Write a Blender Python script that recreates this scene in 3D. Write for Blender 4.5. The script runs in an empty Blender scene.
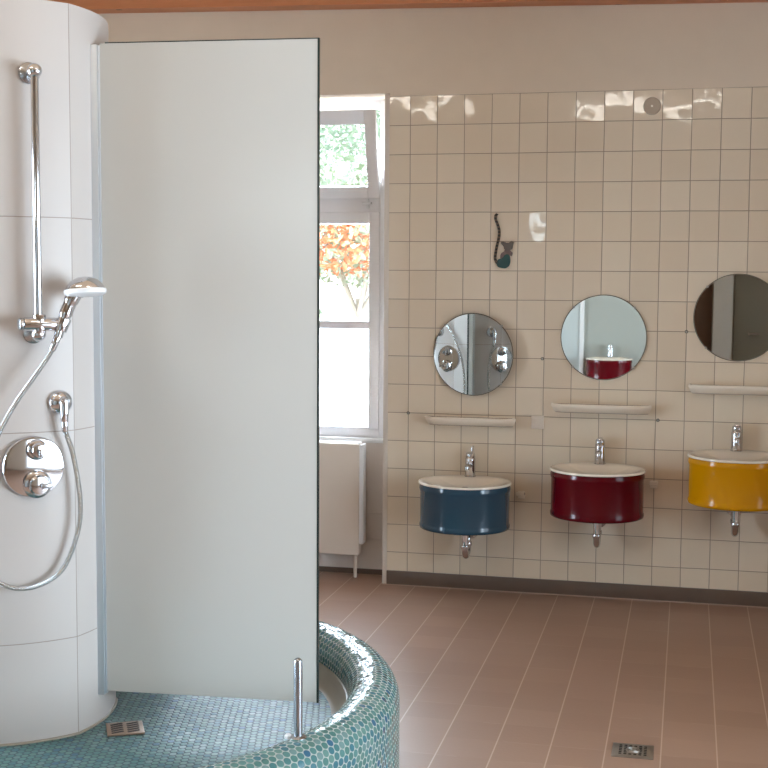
import bpy, bmesh, math, random
from mathutils import Vector, Matrix
random.seed(7)
PI = math.pi
S = bpy.context.scene
COL = S.collection

# ---------------------------------------------------------------- camera
F_PX, YAW, PITCH, ROLL = 1300.0, -0.22978, -0.08304, 0.00587
cam_d = bpy.data.cameras.new('camera'); cam = bpy.data.objects.new('camera', cam_d); COL.objects.link(cam)
cam_d.sensor_width = 36.0; cam_d.sensor_fit = 'HORIZONTAL'; cam_d.lens = 36.0 * F_PX / 768.0
cam_d.clip_start = 0.02; cam_d.clip_end = 200
fwd = Vector((math.sin(YAW) * math.cos(PITCH), math.cos(YAW) * math.cos(PITCH), math.sin(PITCH)))
rgt = Vector((math.cos(YAW), -math.sin(YAW), 0)); upv = rgt.cross(fwd)
r2 = math.cos(ROLL) * rgt + math.sin(ROLL) * upv; u2 = -math.sin(ROLL) * rgt + math.cos(ROLL) * upv
cam.matrix_world = Matrix(((r2.x, u2.x, -fwd.x, 1.50991), (r2.y, u2.y, -fwd.y, -7.05395), (r2.z, u2.z, -fwd.z, 1.7372), (0, 0, 0, 1)))
S.camera = cam

# ---------------------------------------------------------------- world, sun, window light, exposure
w = bpy.data.worlds.new('sky'); S.world = w; w.use_nodes = True
bg = w.node_tree.nodes['Background']; bg.inputs[0].default_value = (0.78, 0.88, 1.0, 1); bg.inputs[1].default_value = 2.6
sun_d = bpy.data.lights.new('sun', 'SUN'); sun_d.energy = 7.5; sun_d.angle = math.radians(1.0); sun_d.color = (1, 0.97, 0.93)
sun = bpy.data.objects.new('sun', sun_d); COL.objects.link(sun)
sun.rotation_euler = (math.radians(38), math.radians(-28), 0)      # shines from the room side onto the garden

def area(name, loc, direction, sx, sy, power, color):
    d = bpy.data.lights.new(name, 'AREA'); d.shape = 'RECTANGLE'; d.size = sx; d.size_y = sy; d.energy = power; d.color = color
    o = bpy.data.objects.new(name, d); COL.objects.link(o); o.location = loc
    o.rotation_euler = Vector(direction).to_track_quat('-Z', 'Z').to_euler(); return o
area('daylight_right_window', (4.62, -4.6, 1.3), (-1, 0, -0.05), 4.8, 2.1, 320, (0.70, 0.84, 1.0))
area('daylight_left_window', (-3.42, -4.4, 1.3), (1, 0, -0.05), 2.6, 2.1, 190, (0.66, 0.82, 1.0))
area('daylight_rear_window', (-0.62, -9.93, 2.32), (0, 1, -0.1), .78, 0.44, 6, (0.86, 0.95, 0.95))
area('daylight_sink_wall_window', (-0.75, 0.42, 1.7), (0, -1, -0.25), 1.1, 1.7, 95, (0.70, 0.84, 1.0))

S.view_settings.view_transform = 'Standard'; S.view_settings.look = 'None'
S.view_settings.exposure = 0.9; S.view_settings.gamma = 1.0; S.view_settings.use_curve_mapping = False

# ---------------------------------------------------------------- node helpers
class NT:
    def __init__(s, name):
        s.m = bpy.data.materials.new(name); s.m.use_nodes = True; s.t = s.m.node_tree
        s.b = s.t.nodes['Principled BSDF']; s.out = s.t.nodes['Material Output']
    def n(s, kind, **kw):
        nd = s.t.nodes.new(kind)
        for k, v in kw.items(): setattr(nd, k, v)
        return nd
    def put(s, sock, v):
        if hasattr(v, 'is_output') or isinstance(v, bpy.types.NodeSocket): s.t.links.new(v, sock)
        else: sock.default_value = v
    def math(s, op, a, b=0.0, c=0.0):
        nd = s.n('ShaderNodeMath', operation=op)
        for i, v in enumerate((a, b, c)): s.put(nd.inputs[i], v)
        return nd.outputs[0]
    def vmath(s, op, a, b=(0, 0, 0)):
        nd = s.n('ShaderNodeVectorMath', operation=op); s.put(nd.inputs[0], a); s.put(nd.inputs[1], b)
        return nd.outputs[0]
    def mix(s, f, a, b):
        nd = s.n('ShaderNodeMix', data_type='RGBA')
        s.put(nd.inputs[0], f); s.put(nd.inputs[6], a if not isinstance(a, tuple) else (*a[:3], 1)); s.put(nd.inputs[7], b if not isinstance(b, tuple) else (*b[:3], 1))
        return nd.outputs[2]
    def comb(s, x, y, z):
        nd = s.n('ShaderNodeCombineXYZ')
        for i, v in enumerate((x, y, z)): s.put(nd.inputs[i], v)
        return nd.outputs[0]
    def noise(s, vec, scale, detail=2.0, rough=0.5):
        nd = s.n('ShaderNodeTexNoise'); s.put(nd.inputs['Vector'], vec); nd.inputs['Scale'].default_value = scale
        nd.inputs['Detail'].default_value = detail; nd.inputs['Roughness'].default_value = rough
        return nd.outputs[0]
    def white(s, vec):
        nd = s.n('ShaderNodeTexWhiteNoise', noise_dimensions='3D'); s.put(nd.inputs[0], vec); return nd.outputs[0], nd.outputs[1]
    def bump(s, h, dist, strength=1.0, normal=None):
        nd = s.n('ShaderNodeBump'); nd.inputs['Strength'].default_value = strength; nd.inputs['Distance'].default_value = dist
        s.put(nd.inputs['Height'], h)
        if normal is not None: s.put(nd.inputs['Normal'], normal)
        return nd.outputs[0]
    def objco(s):
        nd = s.n('ShaderNodeTexCoord'); sp = s.n('ShaderNodeSeparateXYZ'); s.t.links.new(nd.outputs['Object'], sp.inputs[0])
        return nd.outputs['Object'], sp.outputs
    def uv(s):
        nd = s.n('ShaderNodeTexCoord'); sp = s.n('ShaderNodeSeparateXYZ'); s.t.links.new(nd.outputs['UV'], sp.inputs[0])
        return nd.outputs['UV'], sp.outputs
    def set(s, **kw):
        names = dict(color='Base Color', rough='Roughness', metal='Metallic', normal='Normal', coat='Coat Weight', coat_rough='Coat Roughness',
                     spec='Specular IOR Level', trans='Transmission Weight', ior='IOR', em='Emission Color', ems='Emission Strength', alpha='Alpha', sss='Subsurface Weight')
        for k, v in kw.items():
            if isinstance(v, tuple) and len(v) == 3: v = (*v, 1)
            s.put(s.b.inputs[names[k]], v)
        return s.m

def plain(name, color, rough=0.4, metal=0.0, var=0.0, **kw):
    N = NT(name); co, _ = N.objco()
    if var:
        f = N.noise(co, 9.0, 3.0)
        c = N.mix(f, tuple(max(0, x * (1 - var)) for x in color), tuple(min(1, x * (1 + var)) for x in color))
    else: c = color
    return N.set(color=c, rough=rough, metal=metal, **kw)

def tilt_normal(N, rcol, amt):
    g = N.n('ShaderNodeNewGeometry')
    off = N.vmath('SUBTRACT', rcol, (0.5, 0.5, 0.5)); sc = N.n('ShaderNodeVectorMath', operation='SCALE')
    N.put(sc.inputs[0], off); sc.inputs[3].default_value = amt
    return N.vmath('NORMALIZE', N.vmath('ADD', g.outputs['Normal'], sc.outputs[0]))

def grid(N, a, b, pa, pb, oa, ob, hw):
    """tiles on coordinates a, b: returns grout mask (1 in the joint) and cell vector"""
    ta = N.math('DIVIDE', N.math('SUBTRACT', a, oa), pa); tb = N.math('DIVIDE', N.math('SUBTRACT', b, ob), pb)
    ds = []
    for t, p in ((ta, pa), (tb, pb)):
        fr = N.math('FRACT', t); d = N.math('MINIMUM', fr, N.math('SUBTRACT', 1.0, fr)); ds.append(N.math('MULTIPLY', d, p))
    d = N.math('MINIMUM', ds[0], ds[1])
    mr = N.n('ShaderNodeMapRange'); N.put(mr.inputs[0], d); mr.inputs[1].default_value = hw * 0.6; mr.inputs[2].default_value = hw * 1.4
    mr.inputs[3].default_value = 1; mr.inputs[4].default_value = 0
    cell = N.comb(N.math('FLOOR', ta), N.math('FLOOR', tb), 3.7)
    return mr.outputs[0], cell, ds

# ---------------------------------------------------------------- materials
def mat_wall_tile():
    N = NT('cream_wall_tile'); co, xyz = N.objco()
    wob = N.math('MULTIPLY', N.math('SUBTRACT', N.noise(co, 2.3, 1.0), 0.5), 0.006)
    g, cell, _ = grid(N, N.math('ADD', xyz[0], wob), N.math('ADD', xyz[2], wob), 0.15, 0.15825, 0.0, 0.18565, 0.0017)
    v, rc = N.white(cell)
    base = N.mix(v, (0.70, 0.58, 0.435), (0.75, 0.64, 0.495))
    base = N.mix(N.math('MULTIPLY', N.noise(co, 14.0, 3.0), 0.25), base, (0.68, 0.52, 0.41))
    c = N.mix(g, base, (0.27, 0.20, 0.15))
    nr = tilt_normal(N, rc, 0.014)
    wave = N.bump(N.noise(co, 9.0, 1.0), 0.0022, 0.6, nr)
    nb = N.bump(N.math('SUBTRACT', 1.0, g), 0.0015, 0.7, wave)
    return N.set(color=c, rough=N.math('ADD', 0.05, N.math('MULTIPLY', g, 0.6)), normal=nb, spec=0.5)
def mat_floor():
    N = NT('brown_floor_tile'); co, xyz = N.objco()
    g, cell, ds = grid(N, xyz[0], xyz[1], 0.2, 0.19, 1.0496, -0.05, 0.0022)
    v, rc = N.white(cell)
    gx = N.n('ShaderNodeMapRange'); N.put(gx.inputs[0], ds[0]); gx.inputs[1].default_value = 0.0012; gx.inputs[2].default_value = 0.0034; gx.inputs[3].default_value = 1; gx.inputs[4].default_value = 0
    faint = N.math('MULTIPLY', g, N.math('MULTIPLY', N.math('GREATER_THAN', N.noise(co, 2.7, 2.0), 0.55), 0.22))
    gg = N.math('MAXIMUM', gx.outputs[0], faint)
    base = N.mix(v, (0.34, 0.205, 0.14), (0.385, 0.24, 0.17))
    base = N.mix(N.math('MULTIPLY', N.noise(co, 3.0, 4.0), 0.5), base, (0.32, 0.195, 0.14))
    c = N.mix(gg, base, (0.56, 0.43, 0.35))
    nr = tilt_normal(N, rc, 0.006)
    nb = N.bump(N.noise(co, 60.0, 3.0), 0.0012, 0.35, nr)
    return N.set(color=c, rough=0.40, normal=nb, spec=0.75)
def mat_mosaic(name='teal_round_mosaic', pitch=0.026, tilt=0.22, rough=0.14, bright=0.72, joint=(0.36, 0.39, 0.36), r0=0.42, r1=0.49):
    N = NT(name); uvv, u = N.uv()
    py = pitch * math.sqrt(3)
    def centre_dist(off):
        a = N.math('ADD', N.math('DIVIDE', u[0], pitch), off); b = N.math('ADD', N.math('DIVIDE', u[1], py), off)
        fa = N.math('MULTIPLY', N.math('SUBTRACT', N.math('FRACT', a), 0.5), pitch); fb = N.math('MULTIPLY', N.math('SUBTRACT', N.math('FRACT', b), 0.5), py)
        d = N.math('SQRT', N.math('ADD', N.math('MULTIPLY', fa, fa), N.math('MULTIPLY', fb, fb)))
        return d, N.comb(N.math('FLOOR', a), N.math('FLOOR', b), off)
    d0, c0 = centre_dist(0.0); d1, c1 = centre_dist(0.5)
    d = N.math('MINIMUM', d0, d1); sel = N.math('LESS_THAN', d0, d1)
    mv = N.n('ShaderNodeMix', data_type='VECTOR'); N.put(mv.inputs[0], sel); N.put(mv.inputs[4], c1); N.put(mv.inputs[5], c0)
    v, rc = N.white(mv.outputs[1])
    mr = N.n('ShaderNodeMapRange'); N.put(mr.inputs[0], d); mr.inputs[1].default_value = pitch * r0; mr.inputs[2].default_value = pitch * r1; mr.inputs[3].default_value = 1; mr.inputs[4].default_value = 0
    tile = mr.outputs[0]
    ramp = N.n('ShaderNodeValToRGB'); N.put(ramp.inputs[0], v); e = ramp.color_ramp; e.interpolation = 'CONSTANT'
    cols = [(0.0, (0.09, 0.235, 0.235)), (0.2, (0.12, 0.28, 0.265)), (0.38, (0.07, 0.21, 0.25)), (0.55, (0.15, 0.30, 0.265)), (0.72, (0.10, 0.24, 0.215)), (0.86, (0.19, 0.32, 0.31)), (0.975, (0.05, 0.16, 0.26))]
    cols = [(p, tuple(min(1, x * bright) for x in c)) for p, c in cols]
    e.elements[0].color = (*cols[0][1], 1); e.elements[1].position = cols[1][0]; e.elements[1].color = (*cols[1][1], 1)
    for p, c in cols[2:]:
        el = e.elements.new(p); el.color = (*c, 1)
    c = N.mix(tile, joint, ramp.outputs[0])
    nr = tilt_normal(N, rc, tilt)
    nb = N.bump(tile, 0.002, 0.8, nr)
    return N.set(color=c, rough=N.math('SUBTRACT', 0.55, N.math('MULTIPLY', tile, 0.55 - rough)), normal=nb, spec=0.6)
def mat_column_tile():
    N = NT('white_column_tile'); uvv, u = N.uv(); co, _ = N.objco()
    g, cell, _ = grid(N, u[0], u[1], 1.0, 0.70, 0.0, 0.52, 0.0011)
    gu = N.math('MULTIPLY', N.math('MINIMUM', N.math('FRACT', u[0]), N.math('SUBTRACT', 1.0, N.math('FRACT', u[0]))), 0.372)
    fv = N.math('FRACT', N.math('DIVIDE', N.math('SUBTRACT', u[1], 0.52), 0.70)); gv = N.math('MULTIPLY', N.math('MINIMUM', fv, N.math('SUBTRACT', 1.0, fv)), 0.70)
    gm = N.math('LESS_THAN', N.math('MINIMUM', gu, gv), 0.0017)
    c = N.mix(gm, N.mix(N.noise(co, 3.0, 2.0), (0.495, 0.45, 0.42), (0.52, 0.475, 0.445)), (0.32, 0.27, 0.235))
    nb = N.bump(N.math('SUBTRACT', 1.0, gm), 0.001, 0.6)
    return N.set(color=c, rough=0.38, normal=nb, spec=0.35)
def mat_wood(name, a, b, along='X'):
    N = NT(name); co, xyz = N.objco()
    sc = (1.2, 14, 14) if along == 'X' else (14, 1.2, 14)
    v = N.vmath('MULTIPLY', co, sc)
    f = N.noise(v, 2.2, 5.0, 0.6)
    vo = N.n('ShaderNodeTexVoronoi'); N.put(vo.inputs['Vector'], N.vmath('MULTIPLY', co, (3.0, 6.0, 6.0))); vo.inputs['Scale'].default_value = 1.2
    knot = N.math('LESS_THAN', vo.outputs['Distance'], 0.075)
    c = N.mix(knot, N.mix(f, a, b), (0.10, 0.028, 0.01))
    return N.set(color=c, rough=0.45, normal=N.bump(f, 0.001, 0.4))
def mat_glass():
    N = NT('window_glass'); t = N.n('ShaderNodeBsdfTransparent'); gl = N.n('ShaderNodeBsdfGlossy'); gl.inputs['Roughness'].default_value = 0.02
    fr = N.n('ShaderNodeFresnel'); fr.inputs[0].default_value = 1.45; mx = N.n('ShaderNodeMixShader')
    t.inputs[0].default_value = (0.97, 0.985, 0.98, 1)
    N.t.links.new(fr.outputs[0], mx.inputs[0]); N.t.links.new(t.outputs[0], mx.inputs[1]); N.t.links.new(gl.outputs[0], mx.inputs[2]); N.t.links.new(mx.outputs[0], N.out.inputs[0])
    return N.m
def mat_frosted():
    N = NT('frosted_pane'); t = N.n('ShaderNodeBsdfTranslucent'); t.inputs[0].default_value = (0.95, 0.96, 0.97, 1)
    tr = N.n('ShaderNodeBsdfTransparent'); mx = N.n('ShaderNodeMixShader'); mx.inputs[0].default_value = 0.35
    N.t.links.new(t.outputs[0], mx.inputs[1]); N.t.links.new(tr.outputs[0], mx.inputs[2]); N.t.links.new(mx.outputs[0], N.out.inputs[0])
    return N.m
def mat_hose():
    N = NT('ribbed_chrome_hose'); uvv, u = N.uv()
    r = N.math('SINE', N.math('MULTIPLY', u[1], 2 * PI / 0.0045))
    c = N.mix(N.math('GREATER_THAN', r, -0.35), (0.35, 0.35, 0.35), (0.85, 0.85, 0.84))
    return N.set(color=c, metal=1.0, rough=0.22, normal=N.bump(r, 0.0012, 0.8))
def mat_emit(name, col, st):
    N = NT(name); return N.set(color=(0.8, 0.8, 0.8), em=col, ems=st)

M_TILE = mat_wall_tile(); M_FLOOR = mat_floor(); M_MOSAIC = mat_mosaic(); M_MOSAIC_F = mat_mosaic('teal_floor_mosaic', 0.026, 0.10, 0.50, 0.60, (0.035, 0.06, 0.07), 0.39, 0.47); M_COLTILE = mat_column_tile()
M_PLASTER = plain('cream_plaster', (0.71, 0.585, 0.455), 0.75, var=0.03)
M_NICHE = plain('niche_paint', (0.68, 0.60, 0.54), 0.6, var=0.03)
M_SKIRT = plain('brown_skirting_tile', (0.135, 0.09, 0.066), 0.35, var=0.12)
M_JOINT = plain('pale_floor_joint', (0.46, 0.34, 0.27), 0.8)
M_BEAM = mat_wood('varnished_pine', (0.48, 0.165, 0.065), (0.64, 0.26, 0.115))
M_CEIL = mat_wood('ceiling_boards', (0.62, 0.42, 0.27), (0.70, 0.50, 0.34))
M_WHITE = plain('white_paint', (0.74, 0.73, 0.73), 0.35, var=0.02)
M_FRAME = plain('white_window_paint', (0.82, 0.80, 0.81), 0.4)
M_RAD = plain('radiator_enamel', (0.68, 0.58, 0.49), 0.35, var=0.02)
M_CER = plain('white_ceramic', (0.84, 0.75, 0.63), 0.12, coat=0.4)
M_CHROME = plain('chrome', (0.64, 0.64, 0.66), 0.07, 1.0)
M_CHROME_D = plain('brushed_chrome', (0.50, 0.51, 0.53), 0.26, 1.0)
M_STEEL = plain('stainless_steel', (0.42, 0.40, 0.37), 0.35, 1.0)
M_DARK = plain('dark_gap', (0.015, 0.014, 0.013), 0.7)
M_ALU = plain('anodised_aluminium', (0.60, 0.63, 0.66), 0.38, 0.6)
M_PANEL = plain('frosted_white_glass', (0.515, 0.50, 0.465), 0.20, spec=0.4)
M_EDGE = plain('dark_glass_edge', (0.02, 0.028, 0.026), 0.25)
M_MIRROR = plain('silvered_mirror', (0.80, 0.83, 0.80), 0.015, 1.0)
M_RIM = plain('mirror_rim', (0.10, 0.085, 0.065), 0.4)
M_COVE = plain('beige_silicone', (0.27, 0.23, 0.18), 0.5, var=0.1)
M_COVER = plain('cream_cover', (0.72, 0.62, 0.52), 0.3); M_GLASS = mat_glass(); M_FROST = mat_frosted(); M_HOSE = mat_hose()
M_BLUE = plain('blue_enamel', (0.021, 0.058, 0.092), 0.14, coat=0.1, coat_rough=0.04)
M_RED = plain('dark_red_enamel', (0.095, 0.001, 0.005), 0.14, coat=0.0, spec=0.32, coat_rough=0.04)
M_YEL = plain('yellow_enamel', (0.62, 0.27, 0.001), 0.14, coat=0.0, spec=0.35, coat_rough=0.04)
M_TUBE = mat_emit('lamp_diffuser', (1.0, 0.93, 0.82, 1), 8.0)
M_LEAF = [plain('leaf_green', (0.26, 0.34, 0.25), 0.6, var=0.4), plain('leaf_pale', (0.33, 0.42, 0.31), 0.6, var=0.3)]
M_FLOWER = plain('orange_red_blossom', (0.85, 0.27, 0.13), 0.6, var=0.3)
M_BARK = plain('bark', (0.42, 0.38, 0.33), 0.9)

# ---------------------------------------------------------------- mesh helpers
def tag(o, label=None, cat=None, group=None, kind=None):
    if label: o['label'] = label
    if cat: o['category'] = cat
    if group: o['group'] = group
    if kind: o['kind'] = kind
    return o
def thing(name, label, cat, loc=(0, 0, 0), rz=0.0, group=None):
    o = bpy.data.objects.new(name, None); COL.objects.link(o); o.empty_display_size = 0.05
    o.location = loc; o.rotation_euler = (0, 0, rz); return tag(o, label, cat, group)
def obj(name, bm, mats, parent=None, smooth=True, sharp=35, label=None, recalc=True):
    if recalc: bmesh.ops.recalc_face_normals(bm, faces=bm.faces[:])
    me = bpy.data.meshes.new(name)
    if smooth:
        for e in bm.edges:
            if len(e.link_faces) == 2:
                try: e.smooth = e.calc_face_angle() < math.radians(sharp)
                except ValueError: pass
        for f in bm.faces: f.smooth = True
    bm.to_mesh(me); bm.free()
    for m in (mats if isinstance(mats, (list, tuple)) else [mats]): me.materials.append(m)
    o = bpy.data.objects.new(name, me); COL.objects.link(o)
    if parent is not None: o.parent = parent
    if label: o['label'] = label
    return o
def struct(name, bm, m, parent=None, **kw):
    o = obj(name, bm, m, parent, **kw)
    if parent is None: o['kind'] = 'structure'
    return o
def copy_tree(o, parent=None):
    c = o.copy(); COL.objects.link(c); c.parent = parent
    for ch in list(o.children): copy_tree(ch, c)
    return c
def box(bm, x0, x1, y0, y1, z0, z1, bev=0.0, mi=0, seg=2):
    t = bmesh.new(); bmesh.ops.create_cube(t, size=1)
    for v in t.verts: v.co = Vector(((x0 + x1) / 2 + v.co.x * (x1 - x0), (y0 + y1) / 2 + v.co.y * (y1 - y0), (z0 + z1) / 2 + v.co.z * (z1 - z0)))
    if bev: bmesh.ops.bevel(t, geom=t.edges[:], offset=bev, segments=seg, affect='EDGES', profile=0.5)
    merge(bm, t, mi); return bm
def merge(bm, t, mi=0, mat=None):
    if mat is not None: t.transform(mat)
    mp = {}
    for v in t.verts: mp[v] = bm.verts.new(v.co)
    uvs = t.loops.layers.uv.active; uvd = bm.loops.layers.uv.verify() if uvs else None
    for f in t.faces:
        try: nf = bm.faces.new([mp[v] for v in f.verts])
        except ValueError: continue
        nf.material_index = mi
        if uvs:
            for a, b in zip(nf.loops, f.loops): a[uvd].uv = b[uvs].uv
    t.free()
def frame_of(d):
    d = d.normalized(); a = Vector((0, 0, 1)) if abs(d.z) < 0.9 else Vector((1, 0, 0))
    x = a.cross(d).normalized(); return x, d.cross(x)
def lathe(bm, prof, seg=32, mat=None, mi=0):
    """prof: list of (radius, z); revolved about Z, closed at the ends when radius > 0"""
    t = bmesh.new(); rings = []
    for r, z in prof:
        if r < 1e-6: rings.append([t.verts.new((0, 0, z))])
        else: rings.append([t.verts.new((r * math.cos(2 * PI * k / seg), r * math.sin(2 * PI * k / seg), z)) for k in range(seg)])
    for a, b in zip(rings, rings[1:]):
        for k in range(seg):
            k2 = (k + 1) % seg
            if len(a) == 1 and len(b) == 1: continue
            if len(a) == 1: t.faces.new((a[0], b[k2], b[k]))
            elif len(b) == 1: t.faces.new((a[k], a[k2], b[0]))
            else: t.faces.new((a[k], a[k2], b[k2], b[k]))
    for rg in (rings[0], rings[-1]):
        if len(rg) > 1: t.faces.new(rg)
    merge(bm, t, mi, mat); return bm
def orient(loc, d):
    """matrix taking +Z to direction d at loc"""
    d = Vector(d).normalized(); x, y = frame_of(d)
    return Matrix(((x.x, y.x, d.x, loc[0]), (x.y, y.y, d.y, loc[1]), (x.z, y.z, d.z, loc[2]), (0, 0, 0, 1)))
def cyl(bm, a, b, r, r1=None, seg=24, bev=0.0, mi=0):
    a, b = Vector(a), Vector(b); L = (b - a).length; r1 = r if r1 is None else r1
    p = [(r, 0), (r1, L)] if not bev else [(r - bev, 0), (r - bev * 0.3, bev * 0.3), (r, bev), (r1, L - bev), (r1 - bev * 0.3, L - bev * 0.3), (r1 - bev, L)]
    return lathe(bm, p, seg, orient(a, b - a), mi)
def catmull(P, n=8):
    P = [Vector(p) for p in P]; Q = [P[0] * 2 - P[1]] + P + [P[-1] * 2 - P[-2]]; out = []
    for i in range(1, len(Q) - 2):
        for k in range(n):
            t = k / n; a, b, c, d = Q[i - 1:i + 3]
            out.append(0.5 * ((2 * b) + (c - a) * t + (2 * a - 5 * b + 4 * c - d) * t * t + (3 * b - a - 3 * c + d) * t ** 3))
    out.append(P[-1]); return out
def tube(bm, pts, r, seg=14, mi=0, caps=True, n=8, smooth=True):
    pts = catmull(pts, n) if smooth else [Vector(p) for p in pts]
    uvl = bm.loops.layers.uv.verify(); N = len(pts)
    tan = [(pts[min(i + 1, N - 1)] - pts[max(i - 1, 0)]).normalized() for i in range(N)]
    x, y = frame_of(tan[0]); rings = []; acc = 0; L = []
    for i in range(N):
        if i:
            x = (x - tan[i] * x.dot(tan[i])).normalized(); acc += (pts[i] - pts[i - 1]).length
        y = tan[i].cross(x); L.append(acc); ri = r[min(int(i / max(1, N - 1) * len(r)), len(r) - 1)] if isinstance(r, list) else r
        rings.append([bm.verts.new(pts[i] + (x * math.cos(2 * PI * k / seg) + y * math.sin(2 * PI * k / seg)) * ri) for k in range(seg)])
    for i in range(N - 1):
        for k in range(seg):
            f = bm.faces.new((rings[i][k], rings[i][(k + 1) % seg], rings[i + 1][(k + 1) % seg], rings[i + 1][k])); f.material_index = mi
            for lp, (uu, vv) in zip(f.loops, ((k, L[i]), (k + 1, L[i]), (k + 1, L[i + 1]), (k, L[i + 1]))): lp[uvl].uv = (uu / seg, vv)
    if caps:
        for rg in (rings[0], rings[-1]): bm.faces.new(rg).material_index = mi
    return bm
def prism(bm, poly, y0, y1, mi=0, axis='Y'):
    """poly in (x, z) extruded along y"""
    a = [bm.verts.new((x, y0, z) if axis == 'Y' else (x, z, y0)) for x, z in poly]; b = [bm.verts.new((x, y1, z) if axis == 'Y' else (x, z, y1)) for x, z in poly]
    n = len(poly); bm.faces.new(a).material_index = mi; bm.faces.new(b[::-1]).material_index = mi
    for i in range(n): bm.faces.new((a[i], a[(i + 1) % n], b[(i + 1) % n], b[i])).material_index = mi
    return bm
def B(): return bmesh.new()

# ================================================================ SETTING
XL, XR, YB, ZC = -3.3, 4.5, -9.7, 3.34       # room
bm = B(); box(bm, XL - .2, XR + .2, YB - .2, 0.32, -0.12, 0.0); struct('floor', bm, M_FLOOR)
# sink wall (tiled lower part, plastered upper part); the window niche lies left of x = -0.145
WX, NX = -0.145, -1.35
bm = B(); box(bm, WX + .028, XR, 0.0, 0.32, 0.0, 2.718)
struct('wall_back', bm, M_TILE)
bm = B(); box(bm, WX + .001, WX + .028, -0.001, 0.32, 0.0, 2.73, 0.002); struct('trim_1', bm, plain('white_corner_trim', (0.66, 0.58, 0.50), 0.3))
bm = B(); box(bm, XL, XR, 0.0, 0.32, 2.735, ZC); box(bm, WX + .03, XR, 0.0, 0.3, 2.718, 2.735); box(bm, XL, NX, 0.0, 0.32, 0.0, 2.735)
struct('wall_back_plaster', bm, M_PLASTER)
bm = B(); box(bm, NX, WX, 0.215, 0.32, 0.0, 0.775)
struct('wall_niche', bm, M_NICHE)
bm = B(); box(bm, NX, WX, 0.205, 0.215, 0.0, 0.03); struct('baseboard_niche', bm, M_SKIRT)
bm = B(); box(bm, NX, WX, 0.209, 0.215, 0.352, 0.358); box(bm, NX, WX, 0.209, 0.215, 0.205, 0.208); struct('trim_2', bm, M_NICHE)
bm = B(); box(bm, WX + .028, XR, -0.012, 0.0, 0.0, 0.080, 0.002); struct('baseboard_back', bm, M_SKIRT)
bm = B(); box(bm, WX, XR, -0.020, -0.012, 0.0, 0.0035); struct('trim_3', bm, M_JOINT)
# side and rear walls with window openings
def wall_x(name, x0, x1, wy0, wy1, wz0, wz1):
    bm = B(); box(bm, x0, x1, YB, wy0, 0, ZC); box(bm, x0, x1, wy1, 0.32, 0, ZC); box(bm, x0, x1, wy0, wy1, 0, wz0); box(bm, x0, x1, wy0, wy1, wz1, ZC)
    struct(name, bm, M_PLASTER)
wall_x('wall_right', XR, XR + .2, -7.1, -2.1, 0.15, 2.45)
wall_x('wall_left', XL - .2, XL, -5.8, -3.0, 0.15, 2.45)
bm = B(); box(bm, XL, -1.02, YB - .2, YB, 0, ZC); box(bm, -.22, XR, YB - .2, YB, 0, ZC); box(bm, -1.02, -.22, YB - .2, YB, 0, 2.1); box(bm, -1.02, -.22, YB - .2, YB, 2.55, ZC)
struct('wall_rear', bm, M_PLASTER)
# timber ceiling, falling slightly to the right, and the beam along the sink wall
def slope(x): return 3.187 - 0.0238 * x
bm = B()
for y0, y1, z0, z1 in ((-0.13, 0.02, 0.0, 0.11),):
    vs = [bm.verts.new((x, y, slope(x) + z)) for x in (XL, XR) for y in (y0, y1) for z in (z0, z1)]
    for f in ((0, 1, 3, 2), (4, 6, 7, 5), (0, 4, 5, 1), (2, 3, 7, 6), (0, 2, 6, 4), (1, 5, 7, 3)): bm.faces.new([vs[i] for i in f])
struct('trim_4', bm, M_BEAM)
bm = B()
y = 0.3
while y > YB:
    y2 = y - 0.14
    for dz0, dz1, ya, yb in ((0.10, 0.13, y - 0.004, y2 + 0.004), (0.108, 0.13, y2 - .004, y2 + .004)):
        vs = [bm.verts.new((x, yy, slope(x) + zz)) for x in (XL - .1, XR + .1) for yy in (yb, ya) for zz in (dz0, dz1)]
        for f in ((0, 1, 3, 2), (4, 6, 7, 5), (0, 4, 5, 1), (2, 3, 7, 6), (0, 2, 6, 4), (1, 5, 7, 3)): bm.faces.new([vs[i] for i in f])
    y = y2
struct('ceiling', bm, M_CEIL)

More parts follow.
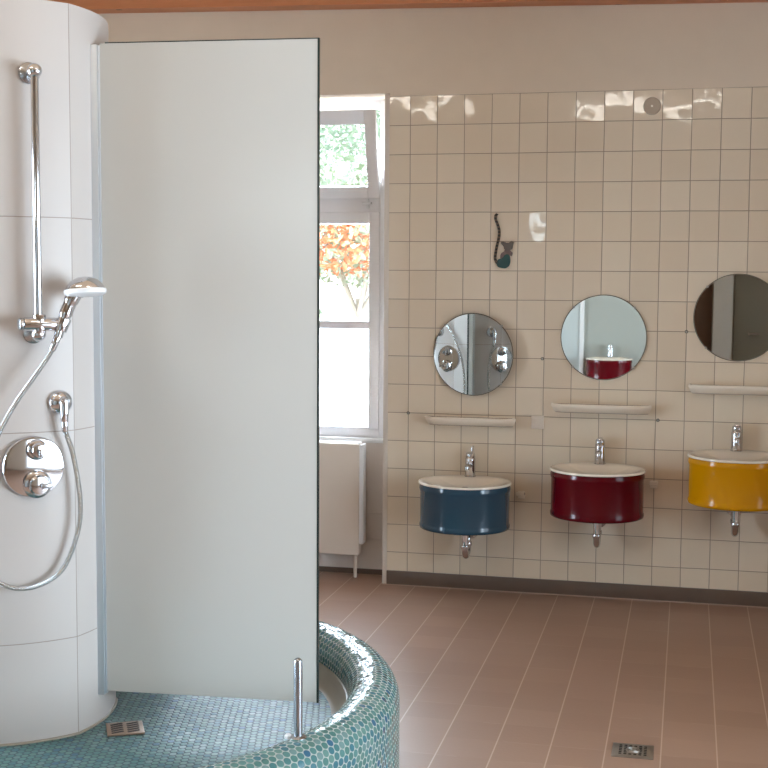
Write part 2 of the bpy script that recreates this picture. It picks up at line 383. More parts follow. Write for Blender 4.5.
# window in the niche: fixed frame, tilted top sash, clear middle pane, frosted low pane
WY = 0.235
def bar(bm, x0, x1, z0, z1, y0=WY, y1=WY + .06, bev=0.004): box(bm, x0, x1, y0, y1, z0, z1, bev)
win = B()
for x0, x1 in ((NX, NX + .06), (-0.78, -0.72), (-0.225, WX)): bar(win, x0, x1, 0.80, 2.735)
for z0, z1 in ((2.685, 2.735), (2.10, 2.215), (1.43, 1.475), (0.80, 0.85)):
    for xa, xb in ((NX + .06, -.78), (-.72, -.225)): bar(win, xa, xb, z0, z1, bev=.001)
wf = struct('window_1', win, M_FRAME)
for i, (x0, x1) in enumerate(((NX + .06, -0.78), (-0.72, -0.225))):
    s = B()
    for a in ((x0, x0 + .062, 0.85, 2.10), (x1 - .062, x1, 0.85, 2.10), (x0 + .062, x1 - .062, 2.035, 2.10), (x0 + .062, x1 - .062, 0.85, 0.86)): bar(s, *a, y0=WY - .008, y1=WY + .05)
    fr = obj('window_frame', s, M_FRAME, wf)
    g = B(); box(g, x0 + .05, x1 - .05, WY + .028, WY + .032, 1.475, 2.04); obj('pane', g, M_GLASS, fr)
    g = B(); box(g, x0 + .05, x1 - .05, WY + .028, WY + .032, 0.85, 1.43); obj('frosted_pane', g, M_FROST, fr)
    # top sash, hinged at its bottom edge and tilted into the room
    s = B(); H = 0.497
    for a in ((x0, x0 + .065, 0, H), (x1 - .065, x1, 0, H), (x0 + .065, x1 - .065, 0, .065), (x0 + .065, x1 - .065, H - .080, H)): box(s, a[0], a[1], 0.0, .045, a[2], a[3], .004)
    fr = obj('tilted_sash', s, M_FRAME, wf); fr.location = (0, WY - .02, 2.178); fr.rotation_euler = (math.radians(14), 0, 0)
    g = B(); box(g, x0 + .06, x1 - .06, .02, .024, .06, H - .06); obj('pane', g, M_GLASS, fr)
    h = B(); box(h, x1 - .10, x1 - .045, WY - .03, WY + .0, 2.142, 2.158, .004); box(h, x1 - .08, x1 - .062, WY - .012, WY + .0, 2.12, 2.175, .003); obj('handle', h, M_WHITE, wf)
bm = B(); box(bm, NX, WX, 0.19, 0.3, 0.775, 0.80, .004); obj('window_sill', bm, M_WHITE, wf)
# plain frames in the other openings
def simple_window(name, horizontal, c, a0, a1, z0, z1, n):
    bm = B(); t = .07
    def bb(u0, u1, v0, v1):
        if horizontal: box(bm, u0, u1, c - .03, c + .03, v0, v1, .004)
        else: box(bm, c - .03, c + .03, u0, u1, v0, v1, .004)
    bb(a0, a1, z0, z0 + t); bb(a0, a1, z1 - t, z1)
    for k in range(n + 1):
        u = a0 + (a1 - a0 - t) * k / n; bb(u, u + t, z0 + t, z1 - t)
    wnd = struct(name, bm, M_FRAME)
    g = B()
    if horizontal: box(g, a0, a1, c - .003, c + .003, z0, z1)
    else: box(g, c - .003, c + .003, a0, a1, z0, z1)
    obj('pane', g, M_GLASS, wnd)
simple_window('window_2', False, XR + .06, -7.1, -2.1, 0.15, 2.45, 4)
simple_window('window_3', False, XL - .06, -5.8, -3.0, 0.15, 2.45, 2)
simple_window('window_4', True, YB - .06, -1.02, -.22, 2.1, 2.55, 1)
# rear part of the room, seen only in the mirrors
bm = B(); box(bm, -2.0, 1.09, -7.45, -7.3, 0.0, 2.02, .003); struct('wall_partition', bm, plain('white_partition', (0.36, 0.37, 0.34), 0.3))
bm = B(); box(bm, .355, .40, -7.3, -7.27, 0.0, 2.02, .003); struct('trim_6', bm, M_WHITE)
bm = B(); box(bm, -2.0, .355, -7.3, -7.285, 0.0, 2.02, .002); struct('trim_7', bm, plain('pale_partition_lining', (.50, .54, .54), .25))
bm = B(); box(bm, 1.25, 1.79, YB, YB + .05, 0.0, 2.1, .004); d1 = struct('door_1', bm, mat_wood('brown_door', (0.10, 0.045, 0.022), (0.14, 0.065, 0.03)))
bm = B(); cyl(bm, (1.34, YB + .05, 1.05), (1.34, YB + .1, 1.05), .012); cyl(bm, (1.34, YB + .095, 1.05), (1.45, YB + .095, 1.05), .009); obj('door_handle', bm, M_CHROME_D, d1)
bm = B(); box(bm, 1.80, 2.03, YB, YB + .25, 0.0, ZC - .15, .004); struct('trim_5', bm, plain('white_pillar', (0.72, 0.72, 0.70), 0.4))
bm = B(); box(bm, 2.05, 3.4, YB, YB + .06, 0.0, 2.2, .004); d2 = struct('door_2', bm, plain('olive_grey_door', (0.24, 0.215, 0.165), 0.5))
bm = B(); cyl(bm, (2.24, YB + .06, 1.05), (2.24, YB + .11, 1.05), .012); cyl(bm, (2.24, YB + .105, 1.05), (2.36, YB + .105, 1.05), .009); obj('door_handle', bm, M_CHROME_D, d2)

# ================================================================ CEILING LAMPS
def lamp(x, lab):
    t = thing('ceiling_lamp', lab, 'lamp', (x, -4.4, slope(x) + .10), group='fluorescent ceiling lamps')
    b = B(); box(b, -.6, .6, -.07, .07, -.04, 0.0, .006); obj('housing', b, M_WHITE, t)
    b = B(); box(b, -.585, .585, -.05, .05, -.085, -.041, .018, seg=4); obj('diffuser', b, M_TUBE, t)
lamp(-1.07, 'long white fluorescent ceiling lamp nearer the shower column')
lamp(1.12, 'long white fluorescent ceiling lamp in front of the red and yellow basins')

# ================================================================ SHOWER BASIN, COLUMN
CX, CY, RC, TR, HZ = -0.591, -2.970, 1.086, 0.091, 0.35
FZ = 0.18; KX, KY, KR = -0.797, -2.952, 0.3555
def ring_profile():
    p = [(RC + TR, 0.0), (RC + TR, 0.10), (RC + TR, 0.20), (RC + TR, HZ - TR)]
    p += [(RC + TR * math.cos(a), HZ - TR + TR * math.sin(a)) for a in [PI * k / 14 for k in range(1, 14)]]
    p += [(RC - TR, HZ - TR), (RC - TR, 0.238)]
    return p
basin = thing('shower_basin', 'round teal mosaic shower basin with a thick rounded rim around the white column', 'shower basin', (CX, CY, 0))
def revolve_uv(prof, seg, vscale=1.0, uR=RC):
    bm = B(); uvl = bm.loops.layers.uv.verify(); rings = []; L = [0]
    for a, b in zip(prof, prof[1:]): L.append(L[-1] + math.hypot(b[0] - a[0], b[1] - a[1]))
    for r, z in prof: rings.append([bm.verts.new((r * math.cos(2 * PI * k / seg), r * math.sin(2 * PI * k / seg), z)) for k in range(seg)])
    per = round(2 * PI * uR / 0.026) * 0.026
    for i in range(len(prof) - 1):
        for k in range(seg):
            f = bm.faces.new((rings[i][k], rings[i][(k + 1) % seg], rings[i + 1][(k + 1) % seg], rings[i + 1][k]))
            for lp, (uu, vv) in zip(f.loops, ((k, L[i]), (k + 1, L[i]), (k + 1, L[i + 1]), (k, L[i + 1]))): lp[uvl].uv = (uu / seg * per, vv)
    return bm
obj('rim', revolve_uv(ring_profile(), 160), M_MOSAIC, basin)
cove = [(RC - TR + .004, 0.243), (RC - TR - .006, 0.240), (RC - TR - .012, 0.232)] + [(RC - TR - .012 - .05 * t, 0.232 - .050 * (1 - (1 - t) ** 2)) for t in (.15, .35, .6, .8, 1.0)]
obj('beige_cove', revolve_uv(cove, 120), M_COVE, basin, label='beige cove strip around the basin floor')
bm = B(); uvl = bm.loops.layers.uv.verify(); seg = 120
ring = [bm.verts.new(((RC - TR - .058) * math.cos(2 * PI * k / seg), (RC - TR - .058) * math.sin(2 * PI * k / seg), FZ + .003)) for k in range(seg)]
f = bm.faces.new(ring)
for lp in f.loops: lp[uvl].uv = (lp.vert.co.x * .96 - lp.vert.co.y * .27, lp.vert.co.x * .27 + lp.vert.co.y * .96)
o = bm.faces
ret = bmesh.ops.extrude_face_region(bm, geom=[f])
for v in [g for g in ret['geom'] if isinstance(g, bmesh.types.BMVert)]: v.co.z = FZ - .05
obj('basin_floor', bm, M_MOSAIC_F, basin, smooth=False)
# drain in the basin floor
t = thing('basin_drain', 'small slotted beige drain grate in the mosaic basin floor at the column foot', 'drain', (-0.335, -3.03, FZ + .006), math.radians(28))
b = B(); box(b, -.062, .062, -.062, .062, -.002, .004, .0015); obj('frame', b, plain('rusty_beige_metal', (0.26, 0.18, 0.13), 0.4, 0.3, var=.2), t)
b = B()
for gx in (-1, 1):
    for k in range(5):
        m = Matrix.Translation((gx * .027, -.04 + k * .020, .0042)) @ Matrix.Rotation(math.radians(18), 4, 'Z')
        q = B(); box(q, -.021, .021, -.0048, .0048, 0, .0008); merge(b, q, 0, m)
obj('slots', b, M_DARK, t)
# steel post on the rim
t = thing('rim_post', 'short rounded steel post standing on the mosaic rim before the glass screen', 'post', (0.394, -3.394, HZ - .004))
b = B(); lathe(b, [(0.0134, 0), (0.0134, .235)] + [(0.0134 * math.cos(a), .235 + .0134 * math.sin(a)) for a in (.4, .8, 1.2)] + [(0, .2484)], 28); obj('rod', b, plain('grey_steel', (0.40, 0.43, 0.47), 0.25, 1.0), t)
b = B(); lathe(b, [(0.027, 0), (0.027, .005), (0.022, .009), (0.0134, .010)], 28); obj('flange', b, M_CHROME_D, t)
b = B(); lathe(b, [(0.011, 0), (0.011, .008), (0.007, .012), (0, .013)], 20, Matrix.Translation((-.030, -.004, 0))); obj('screw_cap', b, M_WHITE, t)

# column of six slightly curved ceramic panels
bm = B(); uvl = bm.loops.layers.uv.verify()
J0 = math.radians(-25.3); NP = 14; prof = []
for p in range(6):
    for k in range(NP):
        f_ = k / NP; ph = J0 + PI / 3 * (p + f_)
        ang = (f_ - .5) * PI / 3
        hexr = 0.362 * math.cos(PI / 6) / math.cos(ang); r = 0.36 * hexr + 0.64 * 0.362
        prof.append((KX + r * math.cos(ph), KY + r * math.sin(ph), p + f_))
CZ0, CZ1 = FZ + .003, 2.61
lo = [bm.verts.new((x, y, CZ0)) for x, y, _ in prof]; hi = [bm.verts.new((x, y, CZ1)) for x, y, _ in prof]
n = len(prof)
for i in range(n):
    j = (i + 1) % n; f = bm.faces.new((lo[i], lo[j], hi[j], hi[i]))
    for lp, (uu, vv) in zip(f.loops, ((prof[i][2], CZ0), (prof[i][2] + 1 / NP, CZ0), (prof[i][2] + 1 / NP, CZ1), (prof[i][2], CZ1))): lp[uvl].uv = (uu, vv)
tf = bm.faces.new(hi)
for lp in tf.loops: lp[uvl].uv = (.5, 2.3)
col = obj('column_casing', bm, M_COLTILE, None, sharp=8)
ct = thing('shower_column', 'white glossy tiled round column rising from the mosaic basin', 'column', (KX, KY, FZ))
col.parent = ct; col.location = (-KX, -KY, -FZ)
b = B(); pts = [(KX + (r_) * math.cos(a), KY + (r_) * math.sin(a)) for a, r_ in [(2 * PI * k / 90, 0.366) for k in range(90)]]
loop = []
for x, y, uvx in prof:
    d = Vector((x - KX, y - KY)); d = d * ((d.length + .001) / d.length); loop.append(Vector((KX + d.x, KY + d.y, FZ + .004)))
N_ = len(loop); rings = []
for i in range(N_):
    tn = (loop[(i + 1) % N_] - loop[i - 1]).normalized(); nx = Vector((tn.y, -tn.x, 0))
    rings.append([b.verts.new(loop[i] + nx * (0.006 * math.cos(a)) + Vector((0, 0, .006 * math.sin(a)))) for a in [2 * PI * k / 8 for k in range(8)]])
for i in range(N_):
    for k in range(8): b.faces.new((rings[i][k], rings[i][(k + 1) % 8], rings[(i + 1) % N_][(k + 1) % 8], rings[(i + 1) % N_][k]))
sj = obj('foot_joint', b, M_COVE, ct, label='beige silicone joint at the column foot'); sj.location = (-KX, -KY, -FZ)

# ---------------------------------------------------------------- glass screens
def screen(lab, x, y, ang, length, z0, z1):
    t = thing('glass_screen', lab, 'shower screen', (x, y, z0), ang, 'glass shower screens')
    H = z1 - z0
    b = B(); box(b, 0.012, length - .004, -.005, .005, 0.0, H); obj('glass_panel', b, M_PANEL, t, smooth=False)
    b = B(); box(b, length - .0045, length + .0015, -.0062, .0062, -.002, H + .003); box(b, 0.03, length, -.0056, .0056, H, H + .0035); obj('dark_edge', b, M_EDGE, t, smooth=False, label='thin dark edge of the glass')
    b = B(); box(b, -.046, .006, -.016, .016, -.012, H - .004, .002); box(b, .0065, .012, -.009, .009, -.008, H - .008, .001); obj('wall_channel', b, M_ALU, t, label='aluminium wall channel')
    return t
screen('tall white frosted glass screen fixed to the column, facing the camera', -0.436, -2.973, math.atan2(0.06, 0.76), 0.757, 0.296, 2.503)
screen('white frosted glass screen on the far side of the column, seen in the left mirror', KX + .362 * math.cos(math.radians(71)), KY + .362 * math.sin(math.radians(71)), math.radians(71), 0.60, 0.296, 2.507)

# ---------------------------------------------------------------- shower fittings
def fittings(al, where):
    th = al + PI / 2; base = (KX, KY, 0)
    def T(name, lab, cat): return thing(name, lab + where, cat, base, th)
    Wd = 0.352
    rail = T('shower_rail', 'vertical chrome shower rail with ball ends', 'shower rail')
    b = B(); cyl(b, (0, -.412, 1.55), (0, -.412, 2.375), .0130, seg=28); obj('bar', b, M_CHROME, rail)
    for z, nm in ((2.375, 0), (1.545, 1)):
        b = B(); lathe(b, [(0, -.024)] + [(.024 * math.sin(a), -.024 * math.cos(a)) for a in [PI * k / 10 for k in range(1, 10)]] + [(0, .024)], 26, Matrix.Translation((0, -.412, z))); obj('ball_end', b, M_CHROME, rail)
        b = B(); lathe(b, [(.034, 0), (.034, .006), (.030, .010), (.014, .014), (.012, .062)], 30, orient((0, -Wd + .006, z), (0, -1, 0))); obj('wall_mount', b, M_CHROME_D, rail)
    s = B(); cyl(s, (-.052, -.425, 1.578), (.088, -.425, 1.574), .022, seg=28, bev=.004); cyl(s, (0, -.425, 1.548), (0, -.425, 1.608), .021, seg=24, bev=.003); sl = obj('slider', s, M_CHROME, rail)
    s = B(); cyl(s, (-.066, -.425, 1.578), (-.052, -.425, 1.578), .020, seg=24, bev=.003); obj('clamp_knob', s, M_CHROME_D, sl)
    s = B(); cyl(s, (.062, -.440, 1.555), (.078, -.440, 1.596), .020, .022, seg=24, bev=.002); obj('cone_holder', s, M_CHROME, sl)
    # hand shower
    hs = T('hand_shower', 'chrome hand shower with white spray face', 'hand shower')
    b = B(); tube(b, [(.054, -.440, 1.535), (.066, -.443, 1.575), (.085, -.446, 1.625), (.107, -.452, 1.672), (.128, -.456, 1.690)], [.015, .018, .021, .024, .026], 20); obj('handle', b, M_CHROME, hs)
    dn = Vector((.03, -.10, -1)).normalized(); hc = Vector((.138, -.462, 1.690))
    b = B(); lathe(b, [(0, -.040), (.022, -.037), (.042, -.028), (.057, -.013), (.064, 0.0), (.064, .004)], 40, orient(hc, dn)); obj('head', b, M_CHROME, hs)
    b = B(); lathe(b, [(.066, .0015), (.068, .006), (.066, .016), (.054, .023), (.030, .026), (0, .027)], 40, orient(hc, dn)); obj('spray_face', b, M_WHITE, hs, label='white spray face')
    # hose
    hose = T('shower_hose', 'ribbed chrome shower hose in a loop', 'shower hose')
    b = B(); tube(b, [(.052, -.440, 1.530), (.040, -.438, 1.505), (.021, -.434, 1.470), (-.025, -.430, 1.405), (-.084, -.425, 1.322), (-.135, -.415, 1.225), (-.175, -.402, 1.10), (-.190, -.390, .95), (-.178, -.385, .82), (-.127, -.382, .740), (-.031, -.382, .716), (.069, -.384, .761), (.124, -.385, .880), (.136, -.384, .990), (.115, -.384, 1.142), (.092, -.386, 1.215), (.086, -.390, 1.240)], .0082, 14, n=12); obj('hose_pipe', b, M_HOSE, hose)
    b = B(); cyl(b, (.057, -.441, 1.545), (.035, -.437, 1.492), .0125, .0105, seg=20, bev=.002); obj('nut', b, M_CHROME, hose)
    b = B(); cyl(b, (.086, -.390, 1.262), (.088, -.388, 1.222), .0115, .0105, seg=20, bev=.002); obj('nut', b, M_CHROME, hose)
    # wall elbow
    el = T('wall_elbow', 'round chrome hose elbow on the column', 'wall outlet')
    nd = Vector((.10, -.99, 0)).normalized()
    b = B(); lathe(b, [(.040, -.012), (.040, .004), (.037, .012), (.026, .021), (.012, .026), (0, .027)], 36, orient((.084, -.350, 1.316), nd)); obj('rosette', b, M_CHROME, el)
    b = B(); cyl(b, (.086, -.372, 1.325), (.086, -.391, 1.315), .016, seg=22, bev=.003); cyl(b, (.086, -.390, 1.322), (.086, -.390, 1.255), .0155, .0125, seg=24, bev=.002); obj('outlet', b, M_CHROME, el)
    # thermostat
    va = T('shower_mixer', 'round chrome mixer plate with two knobs', 'shower mixer')
    b = B(); lathe(b, [(.100, -.030), (.101, .003), (.098, .008), (.088, .0105), (0, .0115)], 64, orient((-.008, -.350, 1.109), (0, -1, 0))); obj('plate', b, M_CHROME, va)
    for (u, z, r) in ((0.0, 1.166, .034), (0.0, 1.052, .046)):
        b = B(); lathe(b, [(r, 0), (r, .010), (r * .88, .016), (r * .72, .018), (r * .72, .034), (r * .62, .040), (r * .4, .042), (0, .042)], 40, orient((u, -.360, z), (0, -1, 0)))
        k = obj('knob', b, M_CHROME, va)
        b = B(); box(b, u - .007, u + .007, -.425, -.400, z - r * .55, z + r * .15, .004) if r < .04 else box(b, u, u + .036, -.418, -.401, z - .008, z + .008, .005)
        obj('grip', b, M_CHROME_D, k)
fittings(math.radians(-47), ', facing the camera')
fittings(math.radians(34), ', at the right in the left mirror')
fittings(math.radians(104), ', at the left in the left mirror')

# ================================================================ SINKS
def ellipse_ring(bm, rx, ry, cy, z, seg=72):
    return [bm.verts.new((rx * math.cos(a), cy + ry * math.sin(a), z)) for a in [2 * PI * k / seg for k in range(seg)]]
def sink(name_col, mat, x, y, z, lab, faucet=0, rz=0.0):
    t = thing('washbasin', lab, 'washbasin', (x, y, z), rz, 'enamel washbasins')
    R_, CYs = .245, -.205
    def outline(r, zz, bm, back=-0.0):
        return [bm.verts.new((r * math.cos(2 * PI * k / 96), -.228 + (r - .020) * math.sin(2 * PI * k / 96), zz)) for k in range(96)]
    def skin(bm, rings):
        for a, b_ in zip(rings, rings[1:]):
            m = len(a)
            for i in range(m): bm.faces.new((a[i], a[(i + 1) % m], b_[(i + 1) % m], b_[i]))
    bm = B()
    prof = [(R_ - .012, -.252), (R_ - .003, -.247), (R_ - .001, -.238), (R_ - .001, -.230), (R_ - .004, -.224), (R_ - .005, -.216), (R_ - .005, -.052), (R_ - .002, -.046), (R_ - .000, -.038), (R_ - .000, -.028), (R_ - .002, -.022), (R_ - .002, -.012)]
    rings = [outline(r, zz, bm) for r, zz in prof]; skin(bm, rings); bm.faces.new(rings[0])
    obj('enamel_body', bm, mat, t, sharp=50)
    bm = B(); box(bm, -.13, .13, -.075, 0, -.23, -.03, .006); obj('wall_bracket', bm, mat, t)
    # white ceramic bowl with rolled rim
    bm = B()
    rings = [outline(r, zz, bm) for r, zz in ((R_ - .004, -.0118), (R_ + .003, -.010), (R_ + .005, -.004), (R_ + .002, .001), (R_ - .006, .002), (R_ - .014, .000))]
    skin(bm, rings)
    m = len(rings[-1]); inner = []
    for sc, zz in ((.96, -.001), (.90, -.008), (.76, -.020), (.54, -.030), (.32, -.034), (.12, -.036)):
        inner.append([bm.verts.new((v.co.x * sc, -.245 + (min(v.co.y, -.085) + .245) * sc, zz)) for v in rings[-1]])
    skin(bm, [rings[-1]] + inner); bm.faces.new(inner[-1])
    obj('ceramic_bowl', bm, M_CER, t, sharp=50, recalc=True)
    bm = B(); lathe(bm, [(.020, .001), (.018, .003), (.014, .0015), (0, .0015)], 24, Matrix.Translation((0, -.230, -.036))); obj('drain_hole', bm, M_DARK, t)
    # siphon: pipe down, U bend, pipe to the wall
    bm = B(); cyl(bm, (0, -.20, -.262), (0, -.20, -.248), .033, seg=26); cyl(bm, (0, -.20, -.29), (0, -.20, -.262), .024, seg=26, bev=.003)
    tube(bm, [(0, -.20, -.285), (0, -.20, -.33), (0, -.20, -.37), (0, -.185, -.405), (0, -.155, -.418), (0, -.125, -.405), (0, -.11, -.37), (0, -.11, -.335), (0, -.095, -.318), (0, -.06, -.315), (0, .0, -.315)], .0185, 20)
    sp = obj('siphon', bm, M_CHROME, t)
    bm = B(); cyl(bm, (0, -.20, -.372), (0, -.20, -.352), .0235, seg=24, bev=.003); obj('nut', bm, M_CHROME, sp); bm = B(); cyl(bm, (0, -.11, -.372), (0, -.11, -.352), .0235, seg=24, bev=.003); obj('nut', bm, M_CHROME, sp)
    bm = B(); lathe(bm, [(.042, 0), (.040, .008), (.02, .014)], 28, orient((0, 0, -.315), (0, -1, 0))); obj('wall_rosette', bm, M_CHROME, sp)
    # tap: a thing of its own on the deck
    tp = thing('tap', {0: 'chrome lever tap with its lever swung up on the blue basin', 1: 'chrome lever tap on the dark red basin', 2: 'chrome lever tap on the yellow basin', 3: 'chrome tap on the rear red basin, seen in the middle mirror'}[faucet], 'tap', Vector((x, y, z)) + Matrix.Rotation(rz, 3, 'Z') @ Vector((0, -.055, 0)), rz, 'basin taps')
    bm = B(); lathe(bm, [(.032, .001), (.032, .006), (.0285, .010), (.0275, .09), (.0275, .10), (.025, .104), (0, .105)], 32); obj('tap_body', bm, M_CHROME, tp)
    bm = B(); tube(bm, [(0, -.012, .058), (0, -.05, .070), (0, -.095, .072), (0, -.118, .066)], .0135, 18); cyl(bm, (0, -.112, .072), (0, -.114, .050), .0125, seg=20, bev=.002); obj('spout', bm, M_CHROME, tp)
    bm = B(); cyl(bm, (0, 0, .104), (0, -.004, .132), .0265, .0235, seg=28, bev=.004)
    if faucet == 0: box(bm, .008, .020, -.03, .004, .112, .172, .004)
    else: box(bm, -.014, .014, -.085, .0, .130, .146, .004)
    obj('lever', bm, M_CHROME, tp)
    return t
ZS = (.641, .738, .834); XS = (.362, 1.064, 1.769)
sink('blue', M_BLUE, XS[0], 0, ZS[0], 'blue enamel washbasin, the lowest on the tiled wall', 0)
sink('red', M_RED, XS[1], 0, ZS[1], 'dark red enamel washbasin between the blue and yellow ones', 1)
sink('yellow', M_YEL, XS[2], 0, ZS[2], 'yellow enamel washbasin, the highest on the tiled wall', 2)
sink('red', M_RED, .69, -7.3, .87, 'red washbasin on the rear partition, seen in the middle mirror', 3, PI)

# mirrors
def mirror(x, z, r, lab, tilt=0.0, off=0.0):
    t = thing('round_mirror', lab, 'mirror', (x, -.004 - off, z), tilt, 'round mirrors on the tiled wall')
    bm = B(); lathe(bm, [(r - .003, 0), (r, .002), (r, .005), (r - .002, .0062)], 96, orient((0, 0, 0), (0, -1, 0))); obj('backing', bm, M_RIM, t)
    bm = B(); lathe(bm, [(r - .0035, .0063), (r - .0045, .0075), (0, .0075)], 96, orient((0, 0, 0), (0, -1, 0))); obj('mirror_glass', bm, M_MIRROR, t, sharp=20)
    for a in (45, 135, 225, 315):
        cx, cz = (r - .002) * math.cos(math.radians(a)), (r - .002) * math.sin(math.radians(a))
        b = B(); box(b, cx - .006, cx + .006, -.010 , 0.003, cz - .006, cz + .006, .002); obj('clip', b, M_STEEL, t)
    if off:
        b = B(); box(b, -.05, .05, .001, off + .003, -.05, .05); obj('wall_spacer', b, M_RIM, t)
    return t
mirror(.367, 1.312, .226, 'round mirror above the blue basin, turned slightly to the left', math.radians(-6.4), .027)
mirror(1.068, 1.415, .229, 'round mirror above the dark red basin')
mirror(1.762, 1.530, .229, 'round mirror above the yellow basin')

# shelves
def shelf(x, z, wdt, lab):
    t = thing('ceramic_shelf', lab, 'shelf', (x, 0, z), 0.0, 'ceramic shelves under the mirrors')
    bm = B(); uv = None; hw = wdt / 2; rows = []
    for (dy, zz, s) in ((0, -.046, .90), (-.050, -.044, .92), (-.095, -.032, .955), (-.118, -.014, .985), (-.126, -.004, 1.0), (-.126, .006, 1.0), (-.120, .009, .99), (-.114, .004, .98), (-.02, .002, .98), (0, .002, .98)):
        rows.append([bm.verts.new((hw * s * c, dy * (1 - .45 * max(0, abs(c) - .8) / .2), zz)) for c in [-1, -.985, -.95, -.9, -.8, -.4, 0, .4, .8, .9, .95, .985, 1]])
    for a, b_ in zip(rows, rows[1:]):
        for i in range(len(a) - 1): bm.faces.new((a[i], a[i + 1], b_[i + 1], b_[i]))
    for e in (0, -1): bm.faces.new([r_[e] for r_ in rows])
    bm.faces.new([v for v in rows[0]] + [v for v in rows[-1]][::-1])
    obj('shelf_board', bm, M_CER, t, sharp=40)
    for sx in (-1, 1):
        b = B(); cyl(b, (sx * hw * .97, -.10, .006), (sx * hw * .97, -.10, .014), .006, seg=12, bev=.001); obj('end_knob', b, M_CER, t)
shelf(.360, .962, .50, 'white ceramic shelf under the mirror above the blue basin')
shelf(1.066, 1.052, .53, 'white ceramic shelf under the mirror above the dark red basin')
shelf(1.782, 1.172, .53, 'white ceramic shelf under the mirror above the yellow basin')

# soap dishes beside the basins
def soap(x, z, lab):
    t = thing('soap_dish', lab, 'soap dish', (x, 0, z), 0.0, 'soap dishes beside the basins')
    b = B(); box(b, -.020, .020, -.010, 0, -.03, .012, .004); obj('wall_plate', b, M_CER, t)
    b = B(); box(b, -.022, .022, -.075, -.010, -.004, .006, .003); box(b, -.022, .022, -.075, -.068, .004, .018, .003); obj('tray', b, M_CER, t)
soap(.640, .552, 'small white soap dish on the wall right of the blue basin')
soap(1.350, .640, 'small white soap dish on the wall right of the dark red basin')
# socket cover
t = thing('wall_socket_cover', 'small square cream cover plate between the first two shelves', 'cover plate', (.722, 0, .947))
b = B(); box(b, -.034, .034, -.009, 0, -.036, .036, .003); obj('plate', b, M_COVER, t)
b = B(); box(b, -.021, .021, -.0115, -.009, -.022, .022, .002); obj('cap', b, M_COVER, t)
# round cover high on the wall
t = thing('round_cover', 'round beige cover high on the tiled wall', 'wall cover', (1.295, 0, 2.632))
b = B(); lathe(b, [(.046, 0), (.046, .006), (.042, .010), (.0, .0105)], 40, orient((0, 0, 0), (0, -1, 0))); obj('cap', b, plain('beige_plastic', (0.47, 0.38, 0.29), 0.6), t)
b = B(); lathe(b, [(.006, .010), (.005, .013), (0, .013)], 12, orient((0, 0, 0), (0, -1, 0))); obj('screw', b, M_CER, t)
# screws / hooks at tile corners
for (x, z, lab) in ((0.0, .976, 'small brown screw in a tile joint left of the first shelf'), (.742, 1.294, 'small screw in a tile joint between the left and middle mirrors'), (1.363, .977, 'small screw in a tile joint under the right end of the middle shelf'), (1.50, 1.452, 'small screw in a tile joint left of the right mirror')):
    t = thing('wall_screw', lab, 'screw', (x, 0, z), 0.0, 'screws in the tile joints')
    b = B(); lathe(b, [(.006, 0), (.006, .004), (.004, .007), (0, .008)], 16, orient((0, 0, 0), (0, -1, 0))); obj('head', b, M_STEEL, t)
    b = B(); lathe(b, [(.009, 0), (.008, .002), (.0, .002)], 16, orient((0, 0, 0), (0, -1, 0))); obj('washer', b, M_RIM, t)

# mouse figure on the wall
t = thing('mouse_figure', 'flat grey and green mouse figure with a long curled tail on the tiles', 'wall figure', (.529, 0, 1.778))
def q(px, pz): return (px, pz)
def blob(pts, y0, y1):
    P = [p for p in catmull([(x, 0, z) for x, z in pts] + [(pts[0][0], 0, pts[0][1])], 6)][:-1]
    bm = B(); prism(bm, [(p.x, p.z) for p in P], y0, y1); bmesh.ops.bevel(bm, geom=[e for e in bm.edges if abs(e.verts[0].co.y - y1) < 1e-6 and abs(e.verts[1].co.y - y1) < 1e-6], offset=.002, segments=2, affect='EDGES'); return bm
obj('trousers', blob([(-.040, .030), (-.030, .052), (-.010, .058), (.004, .080), (.022, .078), (.028, .050), (.024, .020), (.006, .004), (-.018, .006), (-.034, .014)], 0, -.010), plain('dark_green_glaze', (0.010, 0.060, 0.050), 0.25, coat=.4, var=.5), t, label='dark green trousers')
obj('torso', blob([(-.022, .056), (-.018, .082), (.000, .098), (.006, .112), (.024, .112), (.028, .098), (.038, .088), (.034, .070), (.022, .074), (.006, .068), (-.006, .058)], 0, -.009), plain('mauve_glaze', (0.16, 0.105, 0.095), 0.35, var=.1), t, label='mauve jumper')
obj('head', blob([(-.002, .106), (-.006, .124), (-.016, .134), (-.017, .146), (-.006, .149), (.004, .142), (.024, .143), (.032, .151), (.043, .146), (.040, .132), (.035, .108), (.016, .098)], 0, -.011), plain('grey_brown_glaze', (0.13, 0.105, 0.085), 0.35, var=.15), t, label='grey head with two ears')
b = B(); tube(b, [(-.036, -.006, .030), (-.046, -.006, .055), (-.044, -.006, .085), (-.038, -.006, .125), (-.030, -.006, .165), (-.028, -.006, .205), (-.036, -.006, .240), (-.046, -.006, .268), (-.046, -.006, .288), (-.038, -.006, .298)], .0068, 10)
N = NT('striped_tail'); co, xyz = N.objco()
t.scale = (1.12, 1, 1.0)
o = obj('tail', b, N.set(color=N.mix(N.math('GREATER_THAN', N.math('SINE', N.math('MULTIPLY', xyz[2], 340.0)), 0.1), (0.02, 0.013, 0.01), (0.13, 0.08, 0.045)), rough=0.4), t, label='dark striped tail')

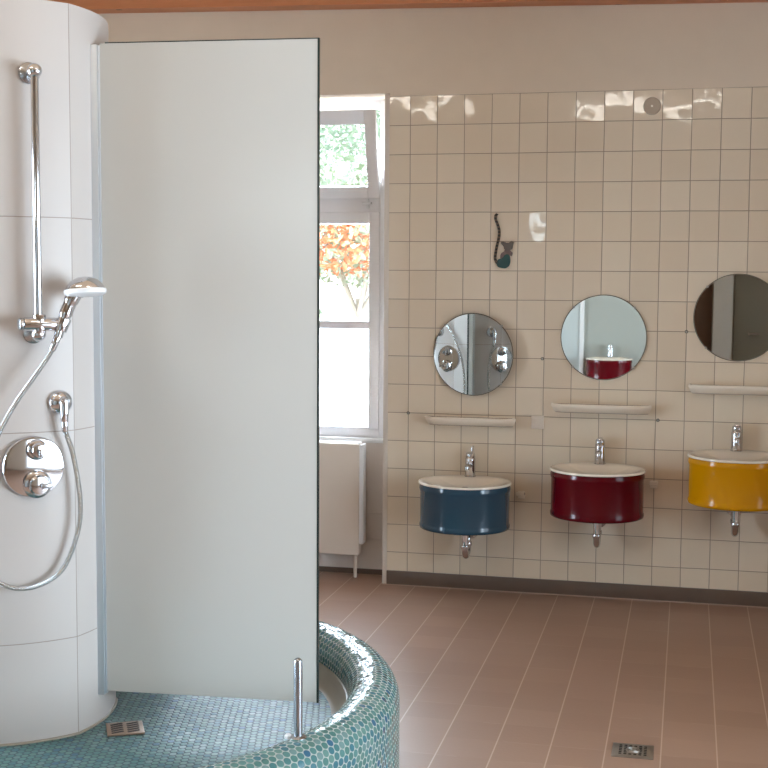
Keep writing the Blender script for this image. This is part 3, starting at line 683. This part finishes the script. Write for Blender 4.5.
# floor drain
t = thing('floor_drain', 'square stainless steel drain grate set in the brown floor', 'drain', (1.349, -2.315, 0))
b = B(); box(b, -.075, .075, -.070, .070, 0, .0035, .001); box(b, -.060, .060, -.056, .056, .0035, .0048, .0008); obj('frame', b, M_STEEL, t)
b = B()
for i in range(6):
    for j in range(6):
        x_, y_ = -.045 + i * .018, -.042 + j * .017
        if (i in (0, 1, 4, 5)) or (j in (0, 5)): box(b, x_ - .0052, x_ + .0052, y_ - .0052, y_ + .0052, .0045, .0052)
obj('holes', b, M_DARK, t, smooth=False)
b = B()
for r_ in (.012, .024): 
    pts = [(r_ * math.cos(2 * PI * k / 24), r_ * math.sin(2 * PI * k / 24), .0052) for k in range(25)]
    tube(b, pts, .0025, 6, smooth=False, caps=False)
obj('ring_pattern', b, M_STEEL, t)

# radiator
t = thing('radiator', 'cream flat panel radiator in the window niche behind the screen', 'radiator', (-.80, .115, .0))
b = B(); box(b, -.50, .497, -.035, .035, .135, .780, .006); rp = obj('panel', b, M_RAD, t)
b = B(); box(b, -.488, .482, -.037, -.035, .148, .766, .001); obj('front_plate', b, M_RAD, rp)
b = B(); box(b, .497, .520, -.030, .045, .20, .775, .004); obj('side_cover', b, M_WHITE, t)
b = B(); box(b, -.50, .497, -.022, .03, .780, .786, .002); obj('top_grille', b, M_WHITE, t)
for px in (.468, -.44):
    b = B(); cyl(b, (px, .0, .0), (px, .0, .137), .010, seg=16); obj('pipe', b, M_RAD, t)
for px in (-.35, .35):
    b = B(); box(b, px - .015, px + .015, .033, .092, .60, .70, .003); obj('bracket', b, M_RAD, t)

# ================================================================ GARDEN
bm = B(); box(bm, -22, 12, 0.45, 26, -0.35, -0.25); g = obj('ground_outside', bm, plain('pale_gravel', (0.72, 0.71, 0.68), 0.9, var=.08)); g['kind'] = 'structure'
t = thing('garden_house', 'pale sunlit house beyond the garden with an orange eave', 'building', (-4.2, 14.0, -0.25))
b = B(); box(b, -6, 6, 0, 4, 0, 3.3); hw_ = obj('wall', b, plain('sunlit_render', (0.82, 0.82, 0.82), 0.9), t)
b = B(); box(b, -6.3, 6.3, -.35, 4.3, 3.3, 3.55, .02); obj('roof', b, plain('orange_roof', (0.62, 0.20, 0.10), 0.8), t)
for k in range(6):
    b = B(); box(b, -4.8 + k * 1.7, -4.1 + k * 1.7, -.03, .02, 1.0, 2.3, .01); w_ = obj('window', b, M_FRAME, t)
    b = B(); box(b, -4.72 + k * 1.7, -4.18 + k * 1.7, -.04, -.03, 1.08, 2.22); obj('pane', b, plain('bluish_pane', (0.35, 0.45, 0.5), 0.1), w_)
def bush(name, lab, cat, x, y, z0, parts, trunk, group=None):
    t = thing(name, lab, cat, (x, y, -0.25), 0, group)
    if trunk:
        b = B(); tube(b, [(0, 0, 0), (.06, .02, z0 * .5), (-.03, 0, z0 * 1.02)], .035, 10); obj('trunk', b, M_BARK, t)
        b = B()
        for a in range(5): tube(b, [(-.03, 0, z0 * .9), (.5 * math.cos(a * 1.3), .4 * math.sin(a * 1.3), z0 + .7), (.9 * math.cos(a * 1.3), .8 * math.sin(a * 1.3), z0 + 1.3)], .025, 8)
        obj('branches', b, M_BARK, t)
    for nm, mt, cnt, cz, rr, rz_, size in parts:
        b = B()
        for _ in range(cnt):
            while True:
                p = Vector((random.uniform(-1, 1), random.uniform(-1, 1), random.uniform(-1, 1)))
                if 0.25 < p.length < 1: break
            p = Vector((p.x * rr, p.y * rr, cz + p.z * rz_)); s = size * random.uniform(.6, 1.3)
            m = Matrix.Translation(p) @ Matrix.Rotation(random.uniform(0, 6.3), 4, Vector((random.random() - .5, random.random() - .5, random.random() - .5)).normalized())
            vs = [b.verts.new(m @ Vector(c)) for c in ((-s, 0, 0), (-s * .3, s * .45, .05 * s), (s * .5, s * .35, 0), (s, 0, .1 * s), (s * .5, -s * .35, 0), (-s * .3, -s * .45, .05 * s))]
            b.faces.new(vs)
        obj(nm, b, mt, t, smooth=False, recalc=False)
bush('blossoming_tree', 'tree with orange red blossom seen through the middle pane', 'tree', -2.05, 7.0, 1.7, (('foliage', M_LEAF[1], 4600, 2.6, 1.3, .75, .05), ('blossom', M_FLOWER, 3000, 2.35, 1.35, .38, .05)), True)
bush('leafy_tree', 'pale green leafy tree seen through the tilted top sash', 'tree', -2.9, 10.2, 2.4, (('foliage', M_LEAF[0], 9000, 4.0, 2.4, 1.15, .06),), True)
for i, (x, y, lab) in enumerate(((-1.15, 5.2, 'small round green shrub standing near the window'), (-2.55, 6.0, 'taller green shrub below the blossoming tree'), (-3.4, 9.0, 'low green shrub by the pale house'))):
    bush('green_shrub', lab, 'shrub', x, y, 0, (('foliage', M_LEAF[i % 2], 1400, .75 + .25 * (i == 1), .42, .7 + .25 * (i == 1), .045),), False)
